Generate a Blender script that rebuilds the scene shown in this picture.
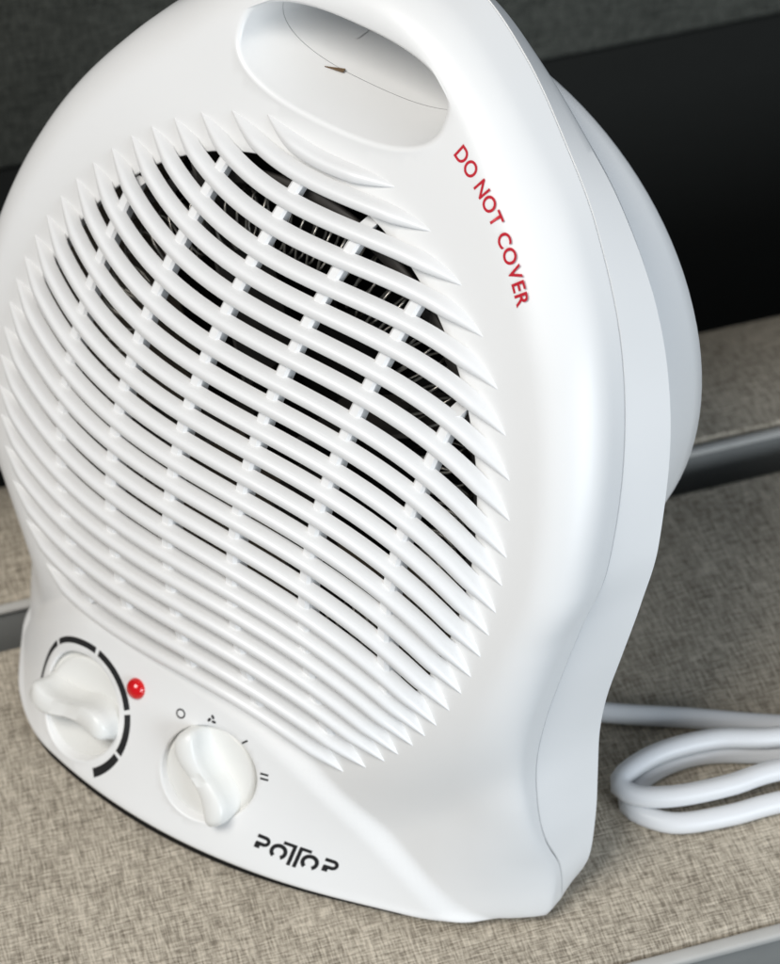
import bpy, math, random
import numpy as np
from mathutils import Vector, Matrix
from mathutils.geometry import delaunay_2d_cdt

for o in list(bpy.data.objects):
    bpy.data.objects.remove(o)
scene = bpy.context.scene
col = scene.collection
random.seed(4)

# ------------------------------------------------------------------ camera
cam_data = bpy.data.cameras.new('camera')
cam = bpy.data.objects.new('camera', cam_data)
col.objects.link(cam)
CAM = Vector((0.2814076, -0.2889324, 0.52823256))
FW = Vector((-0.50267655, 0.51611805, -0.69349726))
RT = Vector((0.75028033, 0.65895787, -0.05342238))
UP = Vector((-0.42941322, 0.54717153, 0.71847589))
m = Matrix.Identity(4)
for i in range(3):
    m[i][0], m[i][1], m[i][2], m[i][3] = RT[i], UP[i], -FW[i], CAM[i]
cam.matrix_world = m
cam_data.sensor_fit = 'HORIZONTAL'
cam_data.sensor_width = 36.0
cam_data.lens = 36.0 * 2240.33 / 780.0
cam_data.shift_x = (390.0 - 222.43) / 780.0
cam_data.shift_y = -(482.0 - 358.94) / 780.0
cam_data.clip_start = 0.02
cam_data.clip_end = 20
cam_data.dof.use_dof = True
cam_data.dof.focus_distance = 0.548
cam_data.dof.aperture_fstop = 21.0
scene.camera = cam

# ------------------------------------------------------------------ world, lamps, exposure
world = bpy.data.worlds.new('World')
scene.world = world
world.use_nodes = True
bg = world.node_tree.nodes['Background']
bg.inputs[0].default_value = (0.66, 0.80, 1.0, 1)
bg.inputs[1].default_value = 0.15


def area(name, loc, target, sx, sy, power, color):
    d = bpy.data.lights.new(name, 'AREA')
    d.shape = 'RECTANGLE'
    d.size, d.size_y = sx, sy
    d.energy = power
    d.color = color
    o = bpy.data.objects.new(name, d)
    col.objects.link(o)
    o.location = loc
    o.rotation_euler = (Vector(target) - Vector(loc)).to_track_quat('-Z', 'Y').to_euler()
    return o


area('key_softbox', (-0.10, -0.72, 1.20), (0, 0, 0.1), 0.65, 0.65, 14.5, (1.0, 0.965, 0.92))
area('cool_side_fill', (1.25, -0.22, 0.42), (0.1, 0.05, 0.1), 0.7, 0.6, 10, (0.84, 0.92, 1.0))  # unseen fill lamp added to brighten the heater's right side
vs = scene.view_settings
vs.view_transform = 'Standard'
vs.look = 'None'
vs.exposure = 0.08
vs.gamma = 1.0
vs.use_curve_mapping = False
scene.render.engine = 'CYCLES'

# ------------------------------------------------------------------ materials


def new_mat(name):
    mt = bpy.data.materials.new(name)
    mt.use_nodes = True
    nt = mt.node_tree
    return mt, nt, nt.nodes['Principled BSDF']


def link(nt, a, b):
    nt.links.new(a, b)


def node(nt, t, **kw):
    n = nt.nodes.new(t)
    for k, v in kw.items():
        setattr(n, k, v)
    return n


def plastic(name, rgb, rough=0.36, bump=0.02, scale=2600, sss=0.0):
    mt, nt, b = new_mat(name)
    b.inputs['Roughness'].default_value = rough
    tc = node(nt, 'ShaderNodeTexCoord')
    n1 = node(nt, 'ShaderNodeTexNoise')
    n1.inputs['Scale'].default_value = 35
    n1.inputs['Detail'].default_value = 5
    link(nt, tc.outputs['Object'], n1.inputs['Vector'])
    mx = node(nt, 'ShaderNodeMix', data_type='RGBA')
    mx.inputs[6].default_value = (rgb[0] * .975, rgb[1] * .975, rgb[2] * .97, 1)
    mx.inputs[7].default_value = (*rgb, 1)
    link(nt, n1.outputs['Fac'], mx.inputs[0])
    link(nt, mx.outputs[2], b.inputs['Base Color'])
    mr = node(nt, 'ShaderNodeMapRange')
    mr.inputs[1].default_value, mr.inputs[2].default_value = .3, .7
    mr.inputs[3].default_value, mr.inputs[4].default_value = rough - .05, rough + .06
    link(nt, n1.outputs['Fac'], mr.inputs[0])
    link(nt, mr.outputs[0], b.inputs['Roughness'])
    n2 = node(nt, 'ShaderNodeTexNoise')
    n2.inputs['Scale'].default_value = scale
    n2.inputs['Detail'].default_value = 2
    link(nt, tc.outputs['Object'], n2.inputs['Vector'])
    bp = node(nt, 'ShaderNodeBump')
    bp.inputs['Strength'].default_value = bump
    bp.inputs['Distance'].default_value = 0.0003
    link(nt, n2.outputs['Fac'], bp.inputs['Height'])
    link(nt, bp.outputs[0], b.inputs['Normal'])
    if sss:
        b.inputs['Subsurface Weight'].default_value = sss
        b.inputs['Subsurface Radius'].default_value = (.004, .0036, .003)
        b.inputs['Subsurface Scale'].default_value = 1
    return mt


def flat(name, rgb, rough=0.5, metal=0.0, spec=0.5):
    mt, nt, b = new_mat(name)
    tc = node(nt, 'ShaderNodeTexCoord')
    n1 = node(nt, 'ShaderNodeTexNoise')
    n1.inputs['Scale'].default_value = 120
    link(nt, tc.outputs['Object'], n1.inputs['Vector'])
    mx = node(nt, 'ShaderNodeMix', data_type='RGBA')
    mx.inputs[6].default_value = (rgb[0] * .85, rgb[1] * .85, rgb[2] * .85, 1)
    mx.inputs[7].default_value = (*rgb, 1)
    link(nt, n1.outputs['Fac'], mx.inputs[0])
    link(nt, mx.outputs[2], b.inputs['Base Color'])
    b.inputs['Roughness'].default_value = rough
    b.inputs['Metallic'].default_value = metal
    b.inputs['Specular IOR Level'].default_value = spec
    return mt


E_ANG = math.atan2(0.825, 0.565)


def fabric(name, dark, light, bump=0.6):
    """linen: two sets of slubby threads along the board and across it"""
    mt, nt, b = new_mat(name)
    tc = node(nt, 'ShaderNodeTexCoord')
    mp = node(nt, 'ShaderNodeMapping')
    link(nt, tc.outputs['Object'], mp.inputs['Vector'])

    def threads(sx, sy, sz, seed):
        mm = node(nt, 'ShaderNodeMapping')
        mm.inputs['Scale'].default_value = (sx, sy, sz)
        mm.inputs['Location'].default_value = (seed, seed * 2, seed)
        link(nt, mp.outputs[0], mm.inputs['Vector'])
        n = node(nt, 'ShaderNodeTexNoise')
        n.inputs['Scale'].default_value = 1.0
        n.inputs['Detail'].default_value = 2.5
        n.inputs['Roughness'].default_value = .6
        link(nt, mm.outputs[0], n.inputs['Vector'])
        r = node(nt, 'ShaderNodeMapRange')
        r.inputs[1].default_value, r.inputs[2].default_value = .33, .67
        link(nt, n.outputs['Fac'], r.inputs[0])
        return r.outputs[0]
    a = threads(170, 2100, 2100, 3.1)
    c = threads(2100, 190, 190, 8.7)
    ad = node(nt, 'ShaderNodeMath', operation='ADD')
    link(nt, a, ad.inputs[0])
    link(nt, c, ad.inputs[1])
    mul = node(nt, 'ShaderNodeMath', operation='MULTIPLY')
    mul.inputs[1].default_value = .5
    link(nt, ad.outputs[0], mul.inputs[0])
    # fine weave cells
    wv = node(nt, 'ShaderNodeTexNoise')
    wv.inputs['Scale'].default_value = 1500
    wv.inputs['Detail'].default_value = 1
    link(nt, mp.outputs[0], wv.inputs['Vector'])
    mx0 = node(nt, 'ShaderNodeMix', data_type='FLOAT')
    mx0.inputs[0].default_value = .25
    link(nt, mul.outputs[0], mx0.inputs[2])
    link(nt, wv.outputs['Fac'], mx0.inputs[3])
    # large soft variation of tone
    bigm = node(nt, 'ShaderNodeTexNoise')
    bigm.inputs['Scale'].default_value = 45
    bigm.inputs['Detail'].default_value = 4
    link(nt, mp.outputs[0], bigm.inputs['Vector'])
    mb = node(nt, 'ShaderNodeMapRange')
    mb.inputs[1].default_value, mb.inputs[2].default_value = .3, .7
    mb.inputs[3].default_value, mb.inputs[4].default_value = -.05, .05
    link(nt, bigm.outputs['Fac'], mb.inputs[0])
    ad2 = node(nt, 'ShaderNodeMath', operation='ADD')
    link(nt, mx0.outputs[0], ad2.inputs[0])
    link(nt, mb.outputs[0], ad2.inputs[1])
    cr = node(nt, 'ShaderNodeValToRGB')
    cr.color_ramp.elements[0].position = .22
    cr.color_ramp.elements[0].color = (*dark, 1)
    cr.color_ramp.elements[1].position = .78
    cr.color_ramp.elements[1].color = (*light, 1)
    link(nt, ad2.outputs[0], cr.inputs[0])
    link(nt, cr.outputs[0], b.inputs['Base Color'])
    bp = node(nt, 'ShaderNodeBump')
    bp.inputs['Strength'].default_value = bump
    bp.inputs['Distance'].default_value = 0.0006
    link(nt, mx0.outputs[0], bp.inputs['Height'])
    link(nt, bp.outputs[0], b.inputs['Normal'])
    b.inputs['Roughness'].default_value = .85
    b.inputs['Specular IOR Level'].default_value = .25
    return mt


WHITE = plastic('white_plastic', (.83, .83, .82), .36, .03)
SLATM = plastic('white_grille_plastic', (.82, .82, .815), .33, .02)
KNOBM = plastic('knob_plastic', (.82, .82, .79), .30, .015)
CORDM = plastic('cord_plastic', (.80, .81, .82), .42, .03)
BLACKP = flat('black_print', (.012, .012, .013), .45)
REDP = flat('red_print', (.58, .006, .022), .5)
BLACKI = flat('black_interior', (.006, .006, .006), .7, spec=.2)
MICA = flat('mica_board', (.30, .25, .19), .6)
MICAD = flat('dark_mica', (.05, .045, .04), .6)
WIRE = flat('resistance_wire', (.42, .40, .36), .32, 1.0)
SEAMD = flat('brown_seam_gap', (.16, .10, .05), .7)
FAB = fabric('linen_fabric', (.175, .148, .111), (.64, .57, .46))
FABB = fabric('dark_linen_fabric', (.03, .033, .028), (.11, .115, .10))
TRIM = flat('pale_edge_trim', (.50, .49, .46), .8)
FACEM = flat('grey_board_edge', (.22, .225, .215), .85)
SHADEB = flat('painted_shade_black', (.009, .010, .009), .8, spec=.2)  # near-black colour painted in for the deep shade behind the boards
RED, nt_, b_ = new_mat('red_lens')
b_.inputs['Base Color'].default_value = (.62, .006, .008, 1)
b_.inputs['Roughness'].default_value = .08
b_.inputs['Coat Weight'].default_value = .6
lw = node(nt_, 'ShaderNodeTexNoise')
lw.inputs['Scale'].default_value = 300
rr = node(nt_, 'ShaderNodeMapRange')
rr.inputs[3].default_value, rr.inputs[4].default_value = .06, .12
link(nt_, lw.outputs['Fac'], rr.inputs[0])
link(nt_, rr.outputs[0], b_.inputs['Roughness'])

# ------------------------------------------------------------------ mesh helpers


def obj(name, verts, faces, mat, parent=None, smooth=True, normals=None):
    me = bpy.data.meshes.new(name)
    me.from_pydata([tuple(map(float, v)) for v in verts], [], [tuple(map(int, f)) for f in faces])
    me.materials.append(mat)
    if smooth:
        me.polygons.foreach_set('use_smooth', [True] * len(me.polygons))
    me.update()
    if normals is not None:
        me.normals_split_custom_set_from_vertices([tuple(map(float, n)) for n in normals])
    o = bpy.data.objects.new(name, me)
    col.objects.link(o)
    if parent is not None:
        o.parent = parent
    return o


def recalc(o):
    import bmesh
    bm = bmesh.new()
    bm.from_mesh(o.data)
    bmesh.ops.remove_doubles(bm, verts=bm.verts, dist=1e-7)
    bmesh.ops.recalc_face_normals(bm, faces=bm.faces)
    bm.to_mesh(o.data)
    bm.free()
    o.data.update()
    return o


def autosmooth(o, deg=35):
    """sharp edges above an angle"""
    import bmesh
    bm = bmesh.new()
    bm.from_mesh(o.data)
    for e in bm.edges:
        if len(e.link_faces) == 2 and e.calc_face_angle(0) > math.radians(deg):
            e.smooth = False
    bm.to_mesh(o.data)
    bm.free()
    return o


def loft(rings, closed=True, cap0=False, cap1=False):
    """rings: list of (n,3) arrays"""
    n = len(rings[0])
    V = np.vstack(rings)
    F = []
    for j in range(len(rings) - 1):
        for i in range(n if closed else n - 1):
            a, b = j * n + i, j * n + (i + 1) % n
            F.append((a, b, b + n, a + n))
    if cap0:
        F.append(tuple(range(n - 1, -1, -1)))
    if cap1:
        F.append(tuple((len(rings) - 1) * n + i for i in range(n)))
    return V, F


def catmull(P, n, sym=False):
    P = np.asarray(P, float)
    t = np.concatenate([[0], np.cumsum(np.linalg.norm(np.diff(P, axis=0), axis=1) ** .5)])
    M = np.zeros_like(P)
    M[1:-1] = (P[2:] - P[:-2]) / (t[2:] - t[:-2])[:, None]
    M[0] = (P[1] - P[0]) / (t[1] - t[0])
    M[-1] = (P[-1] - P[-2]) / (t[-1] - t[-2])
    if sym:                       # mirror-symmetric ends: flat tangents
        M[0] = (P[1][0] / (t[1] - t[0]), 0)
        M[-1] = (-P[-2][0] / (t[-1] - t[-2]), 0)
    # resample evenly by arc length from a dense evaluation
    ts = np.linspace(0, t[-1], n * 8)
    k = np.clip(np.searchsorted(t, ts, 'right') - 1, 0, len(P) - 2)
    h = (t[k + 1] - t[k])[:, None]
    s = ((ts - t[k]) / (t[k + 1] - t[k]))[:, None]
    Q = (2 * s**3 - 3 * s**2 + 1) * P[k] + (s**3 - 2 * s**2 + s) * h * M[k] + (-2 * s**3 + 3 * s**2) * P[k + 1] + (s**3 - s**2) * h * M[k + 1]
    L = np.concatenate([[0], np.cumsum(np.linalg.norm(np.diff(Q, axis=0), axis=1))])
    u = np.linspace(0, L[-1], n)
    return np.stack([np.interp(u, L, Q[:, i]) for i in range(Q.shape[1])], 1)


def tube(path, rad, seg=14, caps=True):
    P = np.asarray(path, float)
    n = len(P)
    T = np.gradient(P, axis=0)
    T /= np.linalg.norm(T, axis=1)[:, None]
    ref = np.array([0.0, 0.0, 1.0]) if abs(T[0][2]) < .9 else np.array([1.0, 0, 0])
    N = np.cross(T[0], ref)
    N /= np.linalg.norm(N)
    rings = []
    ang = np.linspace(0, 2 * np.pi, seg, endpoint=False)
    for i in range(n):
        N = N - T[i] * (N @ T[i])
        N /= np.linalg.norm(N)
        Bn = np.cross(T[i], N)
        r = rad if np.isscalar(rad) else rad[i]
        rings.append(P[i] + r * (np.cos(ang)[:, None] * N + np.sin(ang)[:, None] * Bn))
    return loft(rings, True, caps, caps)


def box_verts(org, ax, ay, az, r0, r1):
    """box in a frame, r0/r1 = min/max local corners"""
    V = []
    for k in (0, 1):
        for j in (0, 1):
            for i in (0, 1):
                q = (r1[0] if i else r0[0], r1[1] if j else r0[1], r1[2] if k else r0[2])
                V.append(org + ax * q[0] + ay * q[1] + az * q[2])
    F = [(0, 2, 3, 1), (4, 5, 7, 6), (0, 1, 5, 4), (2, 6, 7, 3), (0, 4, 6, 2), (1, 3, 7, 5)]
    return V, F


def bevelled_box(name, r0, r1, mat, parent=None, bev=.002, seg=3, rz=0.0):
    """axis aligned in its own object space, object turned by rz about the world origin"""
    import bmesh
    V, F = box_verts(np.zeros(3), np.array([1., 0, 0]), np.array([0, 1., 0]), np.array([0, 0, 1.]), r0, r1)
    o = obj(name, V, F, mat, parent)
    bm = bmesh.new()
    bm.from_mesh(o.data)
    bmesh.ops.bevel(bm, geom=bm.edges[:], offset=bev, segments=seg, profile=.5, affect='EDGES')
    bmesh.ops.recalc_face_normals(bm, faces=bm.faces)
    bm.to_mesh(o.data)
    bm.free()
    o.data.polygons.foreach_set('use_smooth', [True] * len(o.data.polygons))
    autosmooth(o, 50)
    if parent is None:
        o.rotation_euler = (0, 0, rz)
    return o


# ------------------------------------------------------------------ the setting: fabric boards with pale noses
# local X runs along the boards, local -Y points towards the front (camera right / near)
GZ = .0034


def struct(o):
    o['kind'] = 'structure'
    o.location.z -= GZ
    return o


plat = struct(bevelled_box('platform', (-.75, -.1085, -.05), (1.0, .044, 0), FAB, None, .003, 3, E_ANG))
bevelled_box('edge_trim', (-.75, -.1125, -.0035), (1.0, -.1087, -.0002), TRIM, plat, .0009, 2)
bevelled_box('front_face', (-.75, -.1105, -.05), (1.0, -.1089, -.0037), FACEM, plat, .0004, 1)
prof = [(.0615, -.10), (.0615, -.002), (.0635, 0)] + [(.066 + .094 * math.sin(a_), -.085 + .085 * math.cos(a_)) for a_ in np.linspace(0, 1.5, 24)] + [(.1598, -.10)]
prof = [(y_, min(z_, 0)) for y_, z_ in prof]
fb = obj('rear_platform', *loft([np.array([(x_, y_, z_) for y_, z_ in prof]) for x_ in (-.75, 1.0)], True, True, True), FAB)
recalc(fb)
autosmooth(fb, 40)
fb.rotation_euler = (0, 0, E_ANG)
struct(fb)
bevelled_box('edge_trim', (-.75, .0580, -.0026), (1.0, .0613, -.0002), TRIM, fb, .0009, 2)
bevelled_box('front_face', (-.75, .0585, -.05), (1.0, .0611, -.0028), FACEM, fb, .0004, 1)
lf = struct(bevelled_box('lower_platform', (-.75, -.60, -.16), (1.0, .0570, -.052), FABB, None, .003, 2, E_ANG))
# near-black pit standing in for shade behind the boards, then the cloth covered panel
pit = struct(bevelled_box('shade_pit', (-.75, .0575, -.30), (1.0, .262, -.24), SHADEB, None, .002, 1, E_ANG))
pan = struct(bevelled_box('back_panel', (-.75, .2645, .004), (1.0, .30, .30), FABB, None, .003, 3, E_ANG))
bevelled_box('shade_pit_wall', (-.75, .2655, -.30), (1.0, .29, .0035), SHADEB, pan, .001, 1)  # far wall of the pit, painted black as shade

# ------------------------------------------------------------------ fan heater: surfaces
RG, ZC = .08505, .10164
KZ, KZZ = .38972, .97686
HD = .015                       # bulge of the grille


def sstep(a, b, x):
    t = np.clip((np.asarray(x, float) - a) / (b - a), 0, 1)
    return t * t * (3 - 2 * t)


def surf0(z):
    d = np.asarray(z, float) - ZC
    return KZ * d + KZZ * d * d


def y_face(x, z):
    z = np.asarray(z, float)
    corner = 13 * np.maximum(x - .08, 0)**2 * (1 - sstep(.008, .045, z)) + 20 * np.maximum(-x - .055, 0)**2 * (1 - sstep(.02, .075, z))
    out = sstep(.082, .108, np.sqrt(x * x + (z - ZC)**2))      # the grille area itself stays unbowed
    return surf0(z) + (1.1 * (1 - sstep(.03, .10, z)) * x * x + corner) * out


def z_edge(x):
    """upper edge of the control panel: an arch"""
    return .0395 - 4.2 * (x + .008)**2 - 12 * np.maximum(-x - .025, 0)**2


def y_panel(x, z):
    L = np.maximum(z - z_edge(x), 0)
    return -.0523 + .0712 * x + 3.13 * x * x + 14 * np.maximum(-x - .032, 0)**2 + .65 * z + 2.6 * (np.sqrt(L * L + .0035**2) - .0035)


def smin(a, b, k):
    h = np.clip(.5 + .5 * (b - a) / k, 0, 1)
    return b * (1 - h) + a * h - k * h * (1 - h)


def y_front(x, z):
    x = np.asarray(x, float)
    z = np.asarray(z, float)
    return smin(y_face(x, z), y_panel(x, z), .0105)


def n_front(x, z, e=2e-4):
    dx = (y_front(x + e, z) - y_front(x - e, z)) / (2 * e)
    dz = (y_front(x, z + e) - y_front(x, z - e)) / (2 * e)
    n = np.stack([dx, -np.ones_like(dx), dz], -1)
    return n / np.linalg.norm(n, axis=-1, keepdims=True)


def y_grille(x, z):
    r2 = (x * x + (z - ZC)**2) / RG**2
    return surf0(z) - HD * np.clip(1 - r2, 0, 1)


# ---- outlines (half, from bottom centre round the right side to top centre)
def outline(pts, n=240):
    half = catmull(pts, n, True)
    left = half[::-1][1:-1].copy()
    left[:, 0] *= -1
    return np.vstack([half, left])


def head(cz, tab):
    return [(r * math.sin(math.radians(a)), cz + r * math.cos(math.radians(a))) for a, r in tab]


SEAM = outline([(0, 0), (.05, 0), (.085, 0), (.1, .0), (.1055, .0), (.1084, .0001), (.1092, .0012), (.1092, .006), (.1082, .014), (.1048, .027), (.1012, .041), (.0985, .053), (.0978, .066), (.0985, .080), (.0998, .096)]
               + head(.112, [(90, .1014), (75, .0998), (60, .0992), (45, .0990), (33, .1000), (22, .1030), (11, .1065), (0, .1080)]))
REAR = outline([(0, 0), (.05, 0), (.082, 0), (.0965, .0), (.102, .0), (.1050, .0004), (.1078, .002), (.1098, .006), (.1112, .014), (.1100, .027), (.1075, .041), (.1055, .054), (.1052, .066), (.1062, .080), (.1068, .096)]
               + head(.112, [(90, .1062), (75, .1028), (60, .0996), (45, .0975), (33, .0966), (22, .0978), (11, .1005), (0, .1020)]))
BACK = outline([(0, 0), (.025, 0), (.036, 0), (.041, .0), (.043, .0), (.044, .0004), (.045, .002), (.0455, .006), (.047, .014), (.050, .027), (.057, .041), (.0665, .056), (.0755, .069), (.0822, .083), (.0862, .094)]
               + head(.1016, [(90, .0877), (75, .0877), (60, .0877), (45, .0877), (30, .0877), (15, .0877), (0, .0877)]))
NO = len(SEAM)


def onormal(P):
    t = np.roll(P, -1, 0) - np.roll(P, 1, 0)
    n = np.stack([t[:, 1], -t[:, 0]], 1)
    return n / np.linalg.norm(n, axis=1)[:, None]


root = bpy.data.objects.new('fan_heater', None)
col.objects.link(root)
root.empty_display_size = .05
root['label'] = 'white plastic fan heater with round wavy grille, carry handle and two front knobs'
root['category'] = 'fan heater'

# hole outlines in the (x, z) front view
RO = .0760                                                   # grille opening


def ring_pts(cx, cz, rx, rz, n, p=2.0):
    a = np.linspace(0, 2 * np.pi, n, endpoint=False)
    c, s = np.cos(a), np.sin(a)
    return np.stack([cx + rx * np.sign(c) * abs(c)**(2 / p), cz + rz * np.sign(s) * abs(s)**(2 / p)], 1)


HX, HZ, HC = .0312, .0104, .1994
K1 = (-.0275, .0167)
K2 = (.0181, .0201)
KR1, KR2 = .0149, .0141
TILT = .838                     # foreshortening of the sloping control panel in front view
hole_handle = ring_pts(0, HC, HX + .0016, HZ + .0016, 160, 2.5)
hole_grille = ring_pts(0, ZC, RO, RO, 260)
hole_grille[:, 1] = np.maximum(hole_grille[:, 1], z_edge(hole_grille[:, 0]) + .0050)
hole_k1 = ring_pts(K1[0], K1[1], KR1 + .0008, (KR1 + .0008) * TILT, 96)
hole_k2 = ring_pts(K2[0], K2[1], KR2 + .0008, (KR2 + .0008) * TILT, 96)

nrm = onormal(SEAM)
zz = SEAM[:, 1]
low = sstep(.2, .9, -nrm[:, 1])                                 # 1 on the underside
foot = 1 - sstep(.055, .10, zz)
topf = sstep(.185, .208, zz)
lowe = (1 - sstep(.0, .012, zz)) * (1 - sstep(.088, .108, np.abs(SEAM[:, 0])))
EOFF = (.0125 - .0065 * foot - .003 * topf) * (1 - lowe) + .0025 * lowe
EOFF *= 1 - .55 * (1 - sstep(.004, .02, zz)) * sstep(.09, .104, SEAM[:, 0])
rim = outline([(0, .0022), (.05, .0022), (.080, .0022), (.0895, .0024), (.0935, .0035), (.0955, .0055), (.0962, .0085), (.0958, .0120), (.0938, .018), (.0900, .029), (.0868, .042), (.0852, .053), (.0852, .066), (.0866, .080), (.0884, .096)]
              + head(.112, [(90, .0904), (75, .0889), (60, .0882), (45, .0882), (33, .0905), (22, .0958), (11, .1008), (0, .1025)]))
DIFF = rim - SEAM


def inside_poly(P, poly):
    x, z = P[:, 0][:, None], P[:, 1][:, None]
    a, b = poly, np.roll(poly, -1, 0)
    c = ((a[:, 1] > z) != (b[:, 1] > z)) & (x < (b[:, 0] - a[:, 0]) * (z - a[:, 1]) / (b[:, 1] - a[:, 1] + 1e-30) + a[:, 0])
    return c.sum(1) % 2 == 1


def dist_poly(P, poly):
    return np.sqrt(((P[:, None] - poly[None])**2).sum(-1)).min(1)


def hexgrid(x0, x1, z0, z1, s):
    out = []
    j = 0
    z = z0
    while z < z1:
        xs = np.arange(x0 + (s / 2 if j % 2 else 0), x1, s)
        out.append(np.stack([xs, np.full_like(xs, z)], 1))
        z += s * .866
        j += 1
    return np.vstack(out)


loops = [rim, hole_handle, hole_grille, hole_k1, hole_k2]
G = np.vstack([hexgrid(-.11, .11, .066, .22, .0028), hexgrid(-.11, .11, .0, .066, .00135)])
G = G[inside_poly(G, rim)]
for lp in loops[1:]:
    G = G[~inside_poly(G, lp)]
for lp in loops:
    G = G[dist_poly(G, lp) > .0009]
pts = [p for lp in loops for p in lp]
edges = []
s0 = 0
for lp in loops:
    n_ = len(lp)
    edges += [(s0 + i, s0 + (i + 1) % n_) for i in range(n_)]
    s0 += n_
allp = [Vector((float(p[0]), float(p[1]))) for p in pts] + [Vector((float(p[0]), float(p[1]))) for p in G]
vo, eo, fo, ov, oe, of = delaunay_2d_cdt(allp, edges, [], 0, 1e-8)
VV = np.array([(v.x, v.y) for v in vo])
TR = np.array([f for f in fo if len(f) == 3])
cen = VV[TR].mean(1)
keep = inside_poly(cen, rim)
for lp in loops[1:]:
    keep &= ~inside_poly(cen, lp)
TR = TR[keep]
V3 = np.stack([VV[:, 0], y_front(VV[:, 0], VV[:, 1]), VV[:, 1]], 1)
# make triangles face the front (-y)
a, b, c = V3[TR[:, 0]], V3[TR[:, 1]], V3[TR[:, 2]]
flip = np.cross(b - a, c - a)[:, 1] > 0
TR[flip] = TR[flip][:, ::-1]
verts = [tuple(v) for v in V3]
faces = [tuple(t) for t in TR]


def add(V, F):
    base = len(verts)
    verts.extend([tuple(v) for v in V])
    faces.extend([tuple(i + base for i in f) for f in F])


def seam_y(x, z):
    return surf0(z) + .0185 + .0125 * (1 - sstep(.0, .03, z))


# skirt: rounded rim then side wall to the seam
rings = []
yr = y_front(rim[:, 0], rim[:, 1])
yf0 = y_face(rim[:, 0], rim[:, 1])
ys = seam_y(SEAM[:, 0], SEAM[:, 1])
for t in np.linspace(0, 1, 11):
    w = t * np.pi / 2
    P = SEAM + DIFF * (1 - np.sin(w))
    yy = yr + (y_face(P[:, 0], P[:, 1]) - yf0) + EOFF * (1 - np.cos(w))
    rings.append(np.stack([P[:, 0], yy, P[:, 1]], 1))
yend = rings[-1][:, 1]
for t in (.25, .5, .75, 1):
    yy = yend + (-smin(-ys, -(yend + .0015), .006) - yend) * t
    rings.append(np.stack([SEAM[:, 0], yy, SEAM[:, 1]], 1))
YSEAM = rings[-1][:, 1].copy()
# tiny lip turned inwards so that the seam reads as a fine groove
q = SEAM - nrm * .0007
rings.append(np.stack([q[:, 0], YSEAM + .0003, q[:, 1]], 1))
add(*loft(rings))


def hole_wall(loop, cx, cz, fillet, depth_y, shrink=True):
    """fillet from the hole loop inwards, then straight back to depth (list of y arrays)"""
    n = onormal(loop)
    ctr = np.array([cx, cz])
    sgn = np.sign(((ctr - loop) * n).sum(1))[:, None]
    n = n * sgn
    y0 = y_front(loop[:, 0], loop[:, 1])
    rr_ = []
    for t in np.linspace(0, 1, 7):
        w = t * np.pi / 2
        P = loop + n * fillet * np.sin(w)
        rr_.append(np.stack([P[:, 0], y0 + fillet * (1 - np.cos(w)), P[:, 1]], 1))
    P = rr_[-1][:, [0, 2]]
    yl = rr_[-1][:, 1]
    for t in (.5, 1):
        rr_.append(np.stack([P[:, 0], yl + (depth_y(P) - yl) * t, P[:, 1]], 1))
    return rr_


rh = hole_wall(hole_handle, 0, HC, .0016, lambda P: surf0(HC) + .0165 + 0 * P[:, 0] + .35 * (P[:, 1] - HC))
add(*loft(rh))
handle_inner = rh[-1]
rgw = hole_wall(hole_grille, 0, ZC, .0006, lambda P: surf0(P[:, 1]) + .006)
add(*loft(rgw))
for lp, kc in ((hole_k1, K1), (hole_k2, K2)):
    rk = hole_wall(lp, kc[0], kc[1], .0008, lambda P: y_front(P[:, 0], P[:, 1]) + .0045)
    add(*loft(rk))
front = obj('front_shell', verts, faces, WHITE, root)
recalc(front)
autosmooth(front, 48)

# ---- rear shell: from the seam back to the drum
rings = []
q = SEAM - nrm * .0006
rings.append(np.stack([q[:, 0], YSEAM + .0005, q[:, 1]], 1))
rings.append(np.stack([SEAM[:, 0] - nrm[:, 0] * .0001, YSEAM + .0007, SEAM[:, 1] - nrm[:, 1] * .0001], 1))
lowr = 1 - sstep(.03, .085, REAR[:, 1])
topr = sstep(.15, .21, REAR[:, 1])
YR = -smin(-(surf0(REAR[:, 1]) + .034 - .006 * topr + .0045 * lowr), -(YSEAM + .003), .008)
for t in (.35, .7, 1):
    P = SEAM + (REAR - SEAM) * t
    rings.append(np.stack([P[:, 0], YSEAM + .0007 + (YR - YSEAM - .0007) * t, P[:, 1]], 1))
ctr = np.array([0, .100])
ang_ = np.arctan2(REAR[:, 1] - ZC, REAR[:, 0])
COLLAR = np.stack([.086 * np.cos(ang_), ZC + .086 * np.sin(ang_)], 1)
for sc, dy in ((.06, .0012), (.18, .0024), (.45, .0032), (1.0, .0036)):
    P = REAR + (COLLAR - REAR) * sc
    yy = YR * (1 - sc) + (surf0(P[:, 1]) + .034) * sc
    rings.append(np.stack([P[:, 0], yy + dy, P[:, 1]], 1))
rear_rings = rings
rear = obj('rear_shell', *loft(rings), WHITE, root)
recalc(rear)
autosmooth(rear, 20)
# round motor drum stepping out behind the rear shell
ad = np.linspace(0, 2 * np.pi, 120, endpoint=False)
drum_rings = []
for r_, f_, dy in ((.0895, 0, 0), (.0893, .3, 0), (.0890, .6, 0), (.0886, .9, 0), (.0878, 1, 0), (.0860, 1, .0022), (.0825, 1, .0036), (.05, 1, .0045), (.001, 1, .0048)):
    z_ = ZC + r_ * np.sin(ad)
    y0_ = surf0(z_) + .030
    y1_ = .0855 + .11235 * (z_ - ZC)
    drum_rings.append(np.stack([r_ * np.cos(ad), y0_ + (y1_ - y0_) * f_ + dy, z_], 1))
drum = obj('motor_drum', *loft(drum_rings, True, False, True), WHITE, root)
recalc(drum)
autosmooth(drum, 40)

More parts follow.
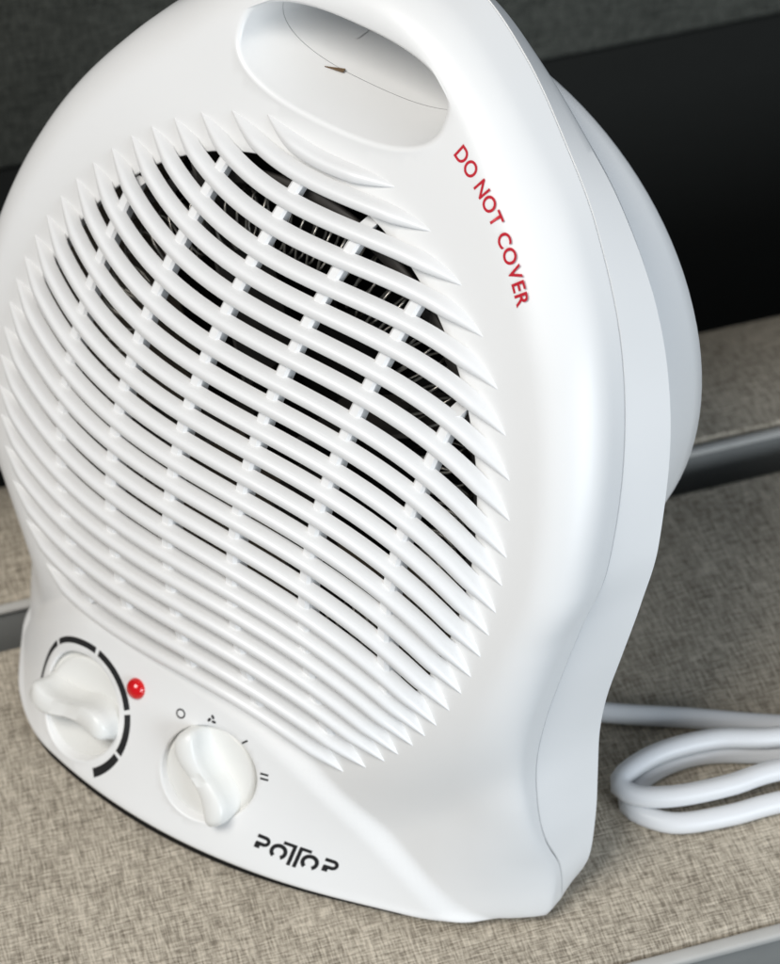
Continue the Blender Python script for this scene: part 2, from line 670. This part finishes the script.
# handle tunnel through the rear shell: ends on the rear skin, whose faces inside it are cut away
import bmesh
from mathutils.bvhtree import BVHTree
bm = bmesh.new()
bm.from_mesh(rear.data)
bvh = BVHTree.FromBMesh(bm)
P = handle_inner[:, [0, 2]]
yend_ = []
for x_, z_ in P:
    hit = bvh.ray_cast(Vector((x_, .30, z_)), Vector((0, -1, 0)))
    yend_.append(hit[0].y if hit[0] is not None else .075)
yend_ = np.array(yend_)
y0_ = handle_inner[:, 1] + .00012
yend_ = np.maximum(yend_, y0_ + .004)
rr_ = [np.stack([P[:, 0], y0_ + (yend_ - y0_) * t, P[:, 1]], 1) for t in (0, .33, .66, 1)]
big = np.array([0, HC]) + (P - np.array([0, HC])) * 1.0
for ob_ in (drum,):
    b2 = bmesh.new()
    b2.from_mesh(ob_.data)
    k2 = [f for f in b2.faces if inside_poly(np.array([[f.calc_center_median().x, f.calc_center_median().z]]), P)[0]]
    bmesh.ops.delete(b2, geom=k2, context='FACES')
    b2.to_mesh(ob_.data)
    b2.free()
kill = [f for f in bm.faces if inside_poly(np.array([[f.calc_center_median().x, f.calc_center_median().z]]), big)[0]]
bmesh.ops.delete(bm, geom=kill, context='FACES')
bm.to_mesh(rear.data)
bm.free()
tun = obj('handle_tunnel', *loft(rr_), WHITE, root)
recalc(tun)

# ------------------------------------------------------------------ grille slats
TL = [1.76899, 1.89703, 2.01054, 2.11258, 2.20267, 2.28531, 2.37027, 2.45709, 2.54244, 2.62739, 2.71254, 2.79608, 2.88028, 2.96289, 3.04729, 3.13684, -3.04918, -2.9421, -2.84276, -2.73374, -2.61278, -2.47308, -2.31349]
TRR = [1.27228, 1.10714, 0.93494, 0.78795, 0.64597, 0.52363, 0.40496, 0.29652, 0.19299, 0.11094, 0.02756, -0.04694, -0.12206, -0.19815, -0.26726, -0.34506, -0.42261, -0.48598, -0.55137, -0.62446, -0.6924, -0.78002, -0.881]
GK = [1, 2, 4, 8, 11, 15, 19, 22]
GA = [-.0086, -.0093, -.0066, .0135, .0226, .0292, .0336, .0293]
GB = [.0075, .0254, .0593, .1212, .1393, .138, .1194, .0805]
GC = [0, -.0049, .0359, .024, .028, .0355, .0217, -.03]


def slat_curve(k, u):
    """k: 1..23, u in 0..1 from the left tip to the right tip"""
    i = k - 1
    xl, zl = RG * math.cos(TL[i]), ZC + RG * math.sin(TL[i])
    xr, zr = RG * math.cos(TRR[i]), ZC + RG * math.sin(TRR[i])
    g = k - .5
    a_, b__, c_ = (np.interp(g, GK, T) for T in (GA, GB, GC))
    x = xl + (xr - xl) * u
    z = zl + (zr - zl) * u + u * (1 - u) * (a_ + b__ * (u - .5) + c_ * (u - .5)**2)
    return x, z


SEC = 13
for k in range(1, 24):
    uu = .5 - .5 * np.cos(np.linspace(0, np.pi, 56))
    x, z = slat_curve(k, uu)
    s = np.concatenate([[0], np.cumsum(np.hypot(np.diff(x), np.diff(z)))])
    d = np.minimum(s, s[-1] - s)
    grow = np.clip(d / .0145, 0, 1)
    thick = .0035 * np.sin(grow * np.pi / 2)**.85 + .0001
    own = sstep(.0, .010, d)
    crest = np.minimum(y_grille(x, z), y_front(x, z) + .0006) + .0002 * (1 - own) - .0019 * np.clip(d / .011, 0, 1)**.8
    tx, tz = np.gradient(x), np.gradient(z)
    tl = np.hypot(tx, tz)
    nx, nz = -tz / tl, tx / tl
    rings = []
    for i in range(len(x)):
        h = thick[i] / 2
        fr = min(.0021, h * 1.4)
        ring = []
        for a in np.linspace(-np.pi / 2, np.pi / 2, SEC - 2):
            bb = h * np.sign(np.sin(a)) * abs(np.sin(a))**.8
            ring.append((x[i] + nx[i] * bb, crest[i] + fr * (1 - abs(np.cos(a))**.8), z[i] + nz[i] * bb))
        back = crest[i] + fr + .0024 + .0022 * (1 - own[i])
        for sg in (1, -1):
            ring.append((x[i] + nx[i] * h * sg * .8, back, z[i] + nz[i] * h * sg * .8))
        rings.append(np.array(ring))
    o = obj('slat', *loft(rings, True, True, True), SLATM, root)
    recalc(o)
    autosmooth(o, 50)

# vertical bars behind the slats
BZ = [.043, .068, .095, .120, .138, .161, .175]
BX = [.0060, .0, -.0098, -.0108, -.0065, -.0027, -.0020]
cf = np.polyfit(BZ, BX, 3)
for i in range(-2, 4):
    zs = np.linspace(ZC - .083, ZC + .083, 60)
    xs = np.polyval(cf, zs) + .0222 * i
    kp = (xs**2 + (zs - ZC)**2 < .0755**2) & (zs > z_edge(xs) + .0065)
    zs, xs = zs[kp], xs[kp]
    if len(zs) < 4:
        continue
    rings = []
    for x_, z_ in zip(xs, zs):
        y_ = float(y_grille(x_, z_)) + .0005
        w = .0018
        rings.append(np.array([(x_ - w, y_ + .001, z_), (x_ - w * .6, y_, z_), (x_ + w * .6, y_, z_), (x_ + w, y_ + .001, z_), (x_ + w, y_ + .0052, z_), (x_ - w, y_ + .0052, z_)]))
    o = obj('grille_bar', *loft(rings, True, True, True), SLATM, root)
    recalc(o)
    autosmooth(o, 30)

# ------------------------------------------------------------------ inside: liner, heating coil on mica, fan
an = np.linspace(0, 2 * np.pi, 96, endpoint=False)
rings = []
for y_, r_ in ((.0055, .0785), (.012, .078), (.03, .0765), (.062, .0755)):
    zc_ = ZC + r_ * np.sin(an)
    k_ = 1 - sstep(.0, .05, y_)
    rings.append(np.stack([r_ * np.cos(an), y_ + surf0(zc_) * k_ + .11 * (zc_ - ZC) * (1 - k_), zc_], 1))
recalc(obj('duct_liner', *loft(rings), MICA, root))
rings = [np.stack([r_ * np.cos(an), .060 + .11 * r_ * np.sin(an), ZC + r_ * np.sin(an)], 1) for r_ in (.0765, .04, .001)]
recalc(obj('fan_back_plate', *loft(rings, True, False, True), BLACKI, root))
# fan wheel
fan_v, fan_f = [], []
for kf in range(7):
    a0 = kf * 2 * np.pi / 7
    for j, r_ in enumerate((.015, .03, .05, .066)):
        for sgn, dy in ((-1, -.006), (1, .006)):
            a_ = a0 + sgn * (.20 + .04 * j) + j * .10
            fan_v.append((r_ * math.cos(a_), .050 + dy + .11 * r_ * math.sin(a_), ZC + r_ * math.sin(a_)))
    b0 = kf * 8
    for j in range(3):
        fan_f.append((b0 + 2 * j, b0 + 2 * j + 1, b0 + 2 * j + 3, b0 + 2 * j + 2))
rings = []
for y_, r_ in ((.058, .018), (.046, .018), (.0435, .0155), (.0425, .002)):
    rings.append(np.stack([r_ * np.cos(an), y_ + 0 * an, ZC + r_ * np.sin(an)], 1))
V, F = loft(rings, True, False, True)
b0 = len(fan_v)
fan_v += [tuple(v) for v in V]
fan_f += [tuple(i + b0 for i in f) for f in F]
obj('fan_wheel', fan_v, fan_f, BLACKI, root)
# mica former: ring plate and four radial boards
RC, MR = .056, .0080


def plane_y(z, d):
    return d + .30 * (z - ZC)


rings = []
for r_, dy in ((.0665, 0), (.0700, 0), (.0700, .0012), (.0665, .0012)):
    z_ = ZC + r_ * np.sin(an)
    rings.append(np.stack([r_ * np.cos(an), plane_y(z_, .014) + dy, z_], 1))
recalc(obj('mica_ring', *loft(rings + [rings[0]]), MICAD, root))
for aa in (.5, 2.07, 3.64, 5.21):
    dv = np.array([math.cos(aa), math.sin(aa)])
    pv = np.array([-dv[1], dv[0]])
    V = []
    for r_ in (.014, .074):
        for w in (-.0005, .0005):
            for dy in (.011, .030):
                p2 = dv * r_ + pv * w
                V.append((p2[0], plane_y(ZC + p2[1], dy), ZC + p2[1]))
    F = [(0, 1, 3, 2), (4, 6, 7, 5), (0, 4, 5, 1), (2, 3, 7, 6), (0, 2, 6, 4), (1, 5, 7, 3)]
    recalc(obj('mica_board', V, F, MICAD, root, smooth=False))
t = np.linspace(0, 2 * np.pi, 92 * 12)
hel = t * 92
rad = RC + MR * np.cos(hel)
xz = np.stack([rad * np.cos(t), ZC + rad * np.sin(t)], 1)
path = np.stack([xz[:, 0], plane_y(xz[:, 1], .0165) + .005 * np.sin(hel), xz[:, 1]], 1)
obj('heating_coil', *tube(path, .00042, 5), WIRE, root)

# ------------------------------------------------------------------ knobs, lamp, printing


def frame_at(x, z):
    n = n_front(np.array([x]), np.array([z]))[0]
    tx = np.array([1.0, 0, 0]) - n * n[0]
    tx /= np.linalg.norm(tx)
    tz = np.cross(tx, -n)
    tz = tz if tz[2] > 0 else -tz
    o_ = np.array([x, float(y_front(x, z)), z])
    return o_, tx, tz, n


def knob(name, kc, R, ang, lift, glen, label):
    o_, tx, tz, n = frame_at(*kc)
    a = np.linspace(0, 2 * np.pi, 72, endpoint=False)
    rings = []
    for r_, h in ((R + .0022, -.0036), (R, -.0034), (R, -.0026), (R - .0005, -.0021), (R - .0016, -.0020), (R * .6, -.0027), (R * .2, -.0030), (.0002, -.0030)):
        rings.append(o_ + r_ * (np.cos(a)[:, None] * tx + np.sin(a)[:, None] * tz) + n * h)
    kd = obj(name, *loft(rings, True, False, True), KNOBM, root)
    recalc(kd)
    autosmooth(kd, 45)
    kd['label'] = label
    # S-waved grip bar
    ca, sa = math.cos(ang), math.sin(ang)
    ax = tx * ca + tz * sa
    ay = -tx * sa + tz * ca
    rings = []
    ts = np.linspace(-1, 1, 41)
    for t_ in ts:
        l = t_ * glen
        off = .0020 * math.sin(t_ * math.pi * .95)
        end = math.sqrt(max(0, 1 - abs(t_)**7))
        hw = (.0028 + .0013 * abs(t_)) * max(end, .08)
        top = lift * (.80 + .20 * abs(t_)) * (.35 + .65 * max(end, .02))
        c0 = o_ + ax * l + ay * off
        ring = []
        for s_, hh in ((-1.75, -.0032), (-1.1, .10), (-.98, .55), (-.86, .86), (-.62, .99), (0, .94), (.62, .99), (.86, .86), (.98, .55), (1.1, .10), (1.75, -.0032)):
            hgt = hh if hh < 0 else -.001 + (top + .001) * hh
            ring.append(c0 + ay * hw * s_ + n * hgt)
        rings.append(np.array(ring))
    g = obj('grip', *loft(rings, True, True, True), KNOBM, kd)
    recalc(g)
    autosmooth(g, 60)
    return kd


knob('thermostat_knob', K1, KR1 - .0003, math.radians(2), .0070, .0156, 'left dial inside the black segmented ring')
knob('selector_knob', K2, KR2 - .0003, math.radians(-52), .0062, .0140, 'right dial sunk in the panel, marks around it')

# indicator lamp
o_, tx, tz, n = frame_at(-.0110, .0306)
a = np.linspace(0, 2 * np.pi, 40, endpoint=False)
rings = []
for t_ in np.linspace(0, 1, 10):
    r_ = .0031 * math.cos(t_ * math.pi / 2) + .00002
    rings.append(o_ + r_ * (np.cos(a)[:, None] * tx + np.sin(a)[:, None] * tz) + n * (.0026 * math.sin(t_ * math.pi / 2) - .0003))
lampo = obj('indicator_lamp', *loft(rings, True, False, True), RED, root)
lampo['label'] = 'small red domed indicator lamp'
recalc(lampo)


def printed(name, polys, mat, parent=root, lift=.00007):
    """polys: list of (verts2d in front view x,z ; faces)"""
    V, F = [], []
    for v2, f2 in polys:
        b0 = len(V)
        v2 = np.asarray(v2, float)
        y_ = y_front(v2[:, 0], v2[:, 1])
        nn = n_front(v2[:, 0], v2[:, 1])
        P = np.stack([v2[:, 0], y_, v2[:, 1]], 1) + nn * lift
        V += [tuple(p) for p in P]
        F += [tuple(i + b0 for i in f) for f in f2]
    o = obj(name, V, F, mat, parent)
    return o


def strokes(pts2, w, closed=False):
    """flat ribbon along a polyline in 2d"""
    P = np.asarray(pts2, float)
    if closed:
        T = np.roll(P, -1, 0) - np.roll(P, 1, 0)
    else:
        T = np.gradient(P, axis=0)
    T /= np.linalg.norm(T, axis=1)[:, None]
    N = np.stack([-T[:, 1], T[:, 0]], 1)
    w = np.broadcast_to(np.asarray(w, float), (len(P),))[:, None]
    V = np.empty((2 * len(P), 2))
    V[0::2] = P + N * w / 2
    V[1::2] = P - N * w / 2
    F = []
    n_ = len(P)
    for i in range(n_ if closed else n_ - 1):
        j = (i + 1) % n_
        F.append((2 * i, 2 * i + 1, 2 * j + 1, 2 * j))
    return V, F


def arc(cx, cz, r, a0, a1, n=24, rz=None):
    a = np.radians(np.linspace(a0, a1, n))
    return np.stack([cx + r * np.cos(a), cz + (rz or r) * np.sin(a)], 1)


# thermostat scale: thick black ring in segments, growing clockwise
segs = [(205, 150), (146, 92), (88, 30), (26, -12), (-15.5, -48)]
for i, (a0, a1) in enumerate(segs):
    A = arc(K1[0], K1[1], .0185, a0, a1, 40, .0185 * TILT)
    fr = (205 - np.linspace(a0, a1, 40)) / 253
    printed('scale_segment', [strokes(A, .0011 + .0013 * fr)], BLACKP)
# selector marks
printed('off_mark', [strokes(arc(.0048, .0312, .00125, 0, 354, 30, .00125 * TILT), .00042, True)], BLACKP)
fanp = []
for kf in range(3):
    a0 = math.radians(90 + kf * 120)
    fx_, fz_ = .0142 + .00085 * math.cos(a0), .0337 + .00085 * TILT * math.sin(a0)
    e_ = np.linspace(0, 2 * np.pi, 14, endpoint=False)
    pe = np.stack([fx_ + .00072 * np.cos(e_) * math.cos(a0 + .7) - .00042 * np.sin(e_) * math.sin(a0 + .7),
                   fz_ + TILT * (.00072 * np.cos(e_) * math.sin(a0 + .7) + .00042 * np.sin(e_) * math.cos(a0 + .7))], 1)
    fanp.append((pe, [tuple(range(14))]))
printed('fan_mark', fanp, BLACKP)
printed('low_heat_mark', [strokes(np.linspace((.0246, .0315), (.0259, .0328), 4), .0005)], BLACKP)
printed('high_heat_mark', [strokes(np.linspace((.0322, .0261), (.0345, .0264), 4), .00055), strokes(np.linspace((.0326, .0249), (.0349, .0252), 4), .00055)], BLACKP)

# maker's lettering: P O T T O P drawn with gaps
LO = np.array([.0372, .0063])
LD = np.array([.0228, -.0010])
LX = LD / np.linalg.norm(LD)
LZ = np.array([-LX[1], LX[0]]) * TILT


def lg(pts2):
    P = np.asarray(pts2, float) * .001
    return LO + P[:, :1] * LX + P[:, 1:] * LZ


def letter_p(x):
    bowl = np.vstack([[(x, 5.4), (x + 1.8, 5.4)], arc(x + 2.3, 4.3, 1.1, 88, -88, 12), [(x + 1.8, 3.2), (x + .25, 3.2)]])
    return [strokes(lg(bowl), .00095), strokes(lg([(x + .8, 3.6), (x + .8, 2.6), (x + .8, 1.7)]), .0015)]


def letter_o(x):
    return [strokes(lg(arc(x + 2.3, 2.9, 1.85, -58, 238, 30, 1.85)), .00105)]


polys = letter_p(.0) + letter_o(4.4) + [strokes(lg([(7.1, 6.1), (9.0, 6.1), (10.75, 6.1)]), .00085), strokes(lg([(10.3, 6.3), (10.3, 3), (10.3, .0)]), .0010),
                                      strokes(lg([(11.55, 6.1), (12.6, 6.1), (14.8, 6.1)]), .00085), strokes(lg([(11.95, 6.3), (11.95, 3), (11.95, .0)]), .0010)] + letter_o(13.0) + letter_p(18.7)
printed('maker_lettering', polys, BLACKP)

# DO NOT COVER along an arc
txt = 'DO NOT COVER'
cv = bpy.data.curves.new('t', 'FONT')
cv.size = .0047
cv.offset = .00009
tob = bpy.data.objects.new('t', cv)
col.objects.link(tob)


def text_mesh(ch):
    cv.body = ch
    dg = bpy.context.evaluated_depsgraph_get()
    dg.update()
    me = tob.evaluated_get(dg).to_mesh()
    v = np.array([(p.co.x, p.co.y) for p in me.vertices]) if len(me.vertices) else np.zeros((0, 2))
    f = [tuple(p.vertices) for p in me.polygons]
    tob.evaluated_get(dg).to_mesh_clear()
    return v, f


glyph = []
adv = 0
for ch in txt:
    if ch == ' ':
        glyph.append((None, None, adv, .0017))
        adv += .0017
        continue
    v, f = text_mesh(ch)
    w = v[:, 0].max() - v[:, 0].min()
    v = v - np.array([v[:, 0].min() + w / 2, 0])
    glyph.append((v, f, adv, w))
    adv += w + .0009
tot = adv
A0, A1, RC_T, CZ_T = 26.5, 52.4, .0834, .120
for v, f, ad_, w in glyph:
    if v is None:
        continue
    ang = math.radians(A0 + (A1 - A0) * (ad_ + w / 2) / tot)
    ux, uz = math.sin(ang), math.cos(ang)
    p2 = np.stack([ux * (RC_T + v[:, 1]) + uz * v[:, 0], CZ_T + uz * (RC_T + v[:, 1]) - ux * v[:, 0]], 1)
    printed('warning_letter', [(p2, f)], REDP, root, .00006)
bpy.data.objects.remove(tob)

# small moulding gap and dark slot inside the handle
V = [(-.0134, .0582, .18962), (-.0082, .0591, .18962), (-.0084, .0604, .18962), (-.0134, .0582, .18990), (-.0082, .0591, .1900), (-.0084, .0604, .1900)]
F = [(0, 1, 2), (5, 4, 3), (0, 3, 4, 1), (1, 4, 5, 2), (2, 5, 3, 0)]
obj('seam_gap', V, F, SEAMD, root, smooth=False)

# dark bottom plate
xb_ = np.linspace(-.070, .078, 60)
fr_ = [(x_, float(y_front(x_, .0015)) + .0006) for x_ in xb_]
bk_ = [(.075, .012), (.030, .036), (-.030, .036), (-.070, .022)]
pl_ = np.array(fr_ + bk_)
obj('bottom_plate', *loft([np.column_stack([pl_, np.full(len(pl_), z_)]) for z_ in (.0009, -.0016)], True, True, True), BLACKI, root, smooth=False)
# rubber feet under the base
for fx, fy in ((.075, -.012), (-.060, -.020), (.040, .035), (-.040, .035)):
    a = np.linspace(0, 2 * np.pi, 20, endpoint=False)
    rings = [np.stack([fx + r_ * np.cos(a), fy + r_ * np.sin(a), h + 0 * a], 1) for r_, h in ((.0055, .0008), (.0055, -.0017), (.0050, -GZ))]
    recalc(obj('rubber_foot', *loft(rings, True, True, True), BLACKI, root))

# ------------------------------------------------------------------ power cord
mm_ = lambda l, z: [(a_ * .001, b__ * .001, z) for a_, b__ in l]
cord = [(.035, .085, .020), (.055, .062, .010), (.068, .055, .0042)] + mm_([(81.7, 61.7), (102.8, 76.0), (123.4, 89.5), (160, 117)], .0032) + \
    [(.205, .150, .0032), (.232, .182, .0035), (.226, .196, .005), (.205, .180, .0075), (.165, .124, .0088)] + \
    mm_([(127.3, 82.1), (114.1, 70.5), (104.9, 57.3), (101.2, 45.9), (102.2, 40.3), (108.0, 40.7), (116.2, 47.4), (125.5, 59.6), (133.2, 72.4)], .0087) + \
    [(.165, .112, .0086), (.200, .142, .0078), (.220, .164, .006), (.218, .178, .0045), (.200, .166, .0034), (.165, .118, .0031)] + \
    mm_([(128.4, 81.5), (113.9, 69.3), (107.1, 59.8), (103.6, 48.6), (105.3, 40.5), (110.7, 39.8), (119.4, 43.4), (129.2, 54.8), (137.3, 66.9)], .0031) + \
    [(.170, .110, .0031), (.215, .140, .0031), (.28, .16, .0031)]
V, F = tube(catmull(cord, 420), .0030, 18)
pc = obj('power_cord', V, F, CORDM, root)
pc.location.z = -GZ
pc['label'] = 'white round power cord, coiled in two loops beside the heater'
recalc(pc)
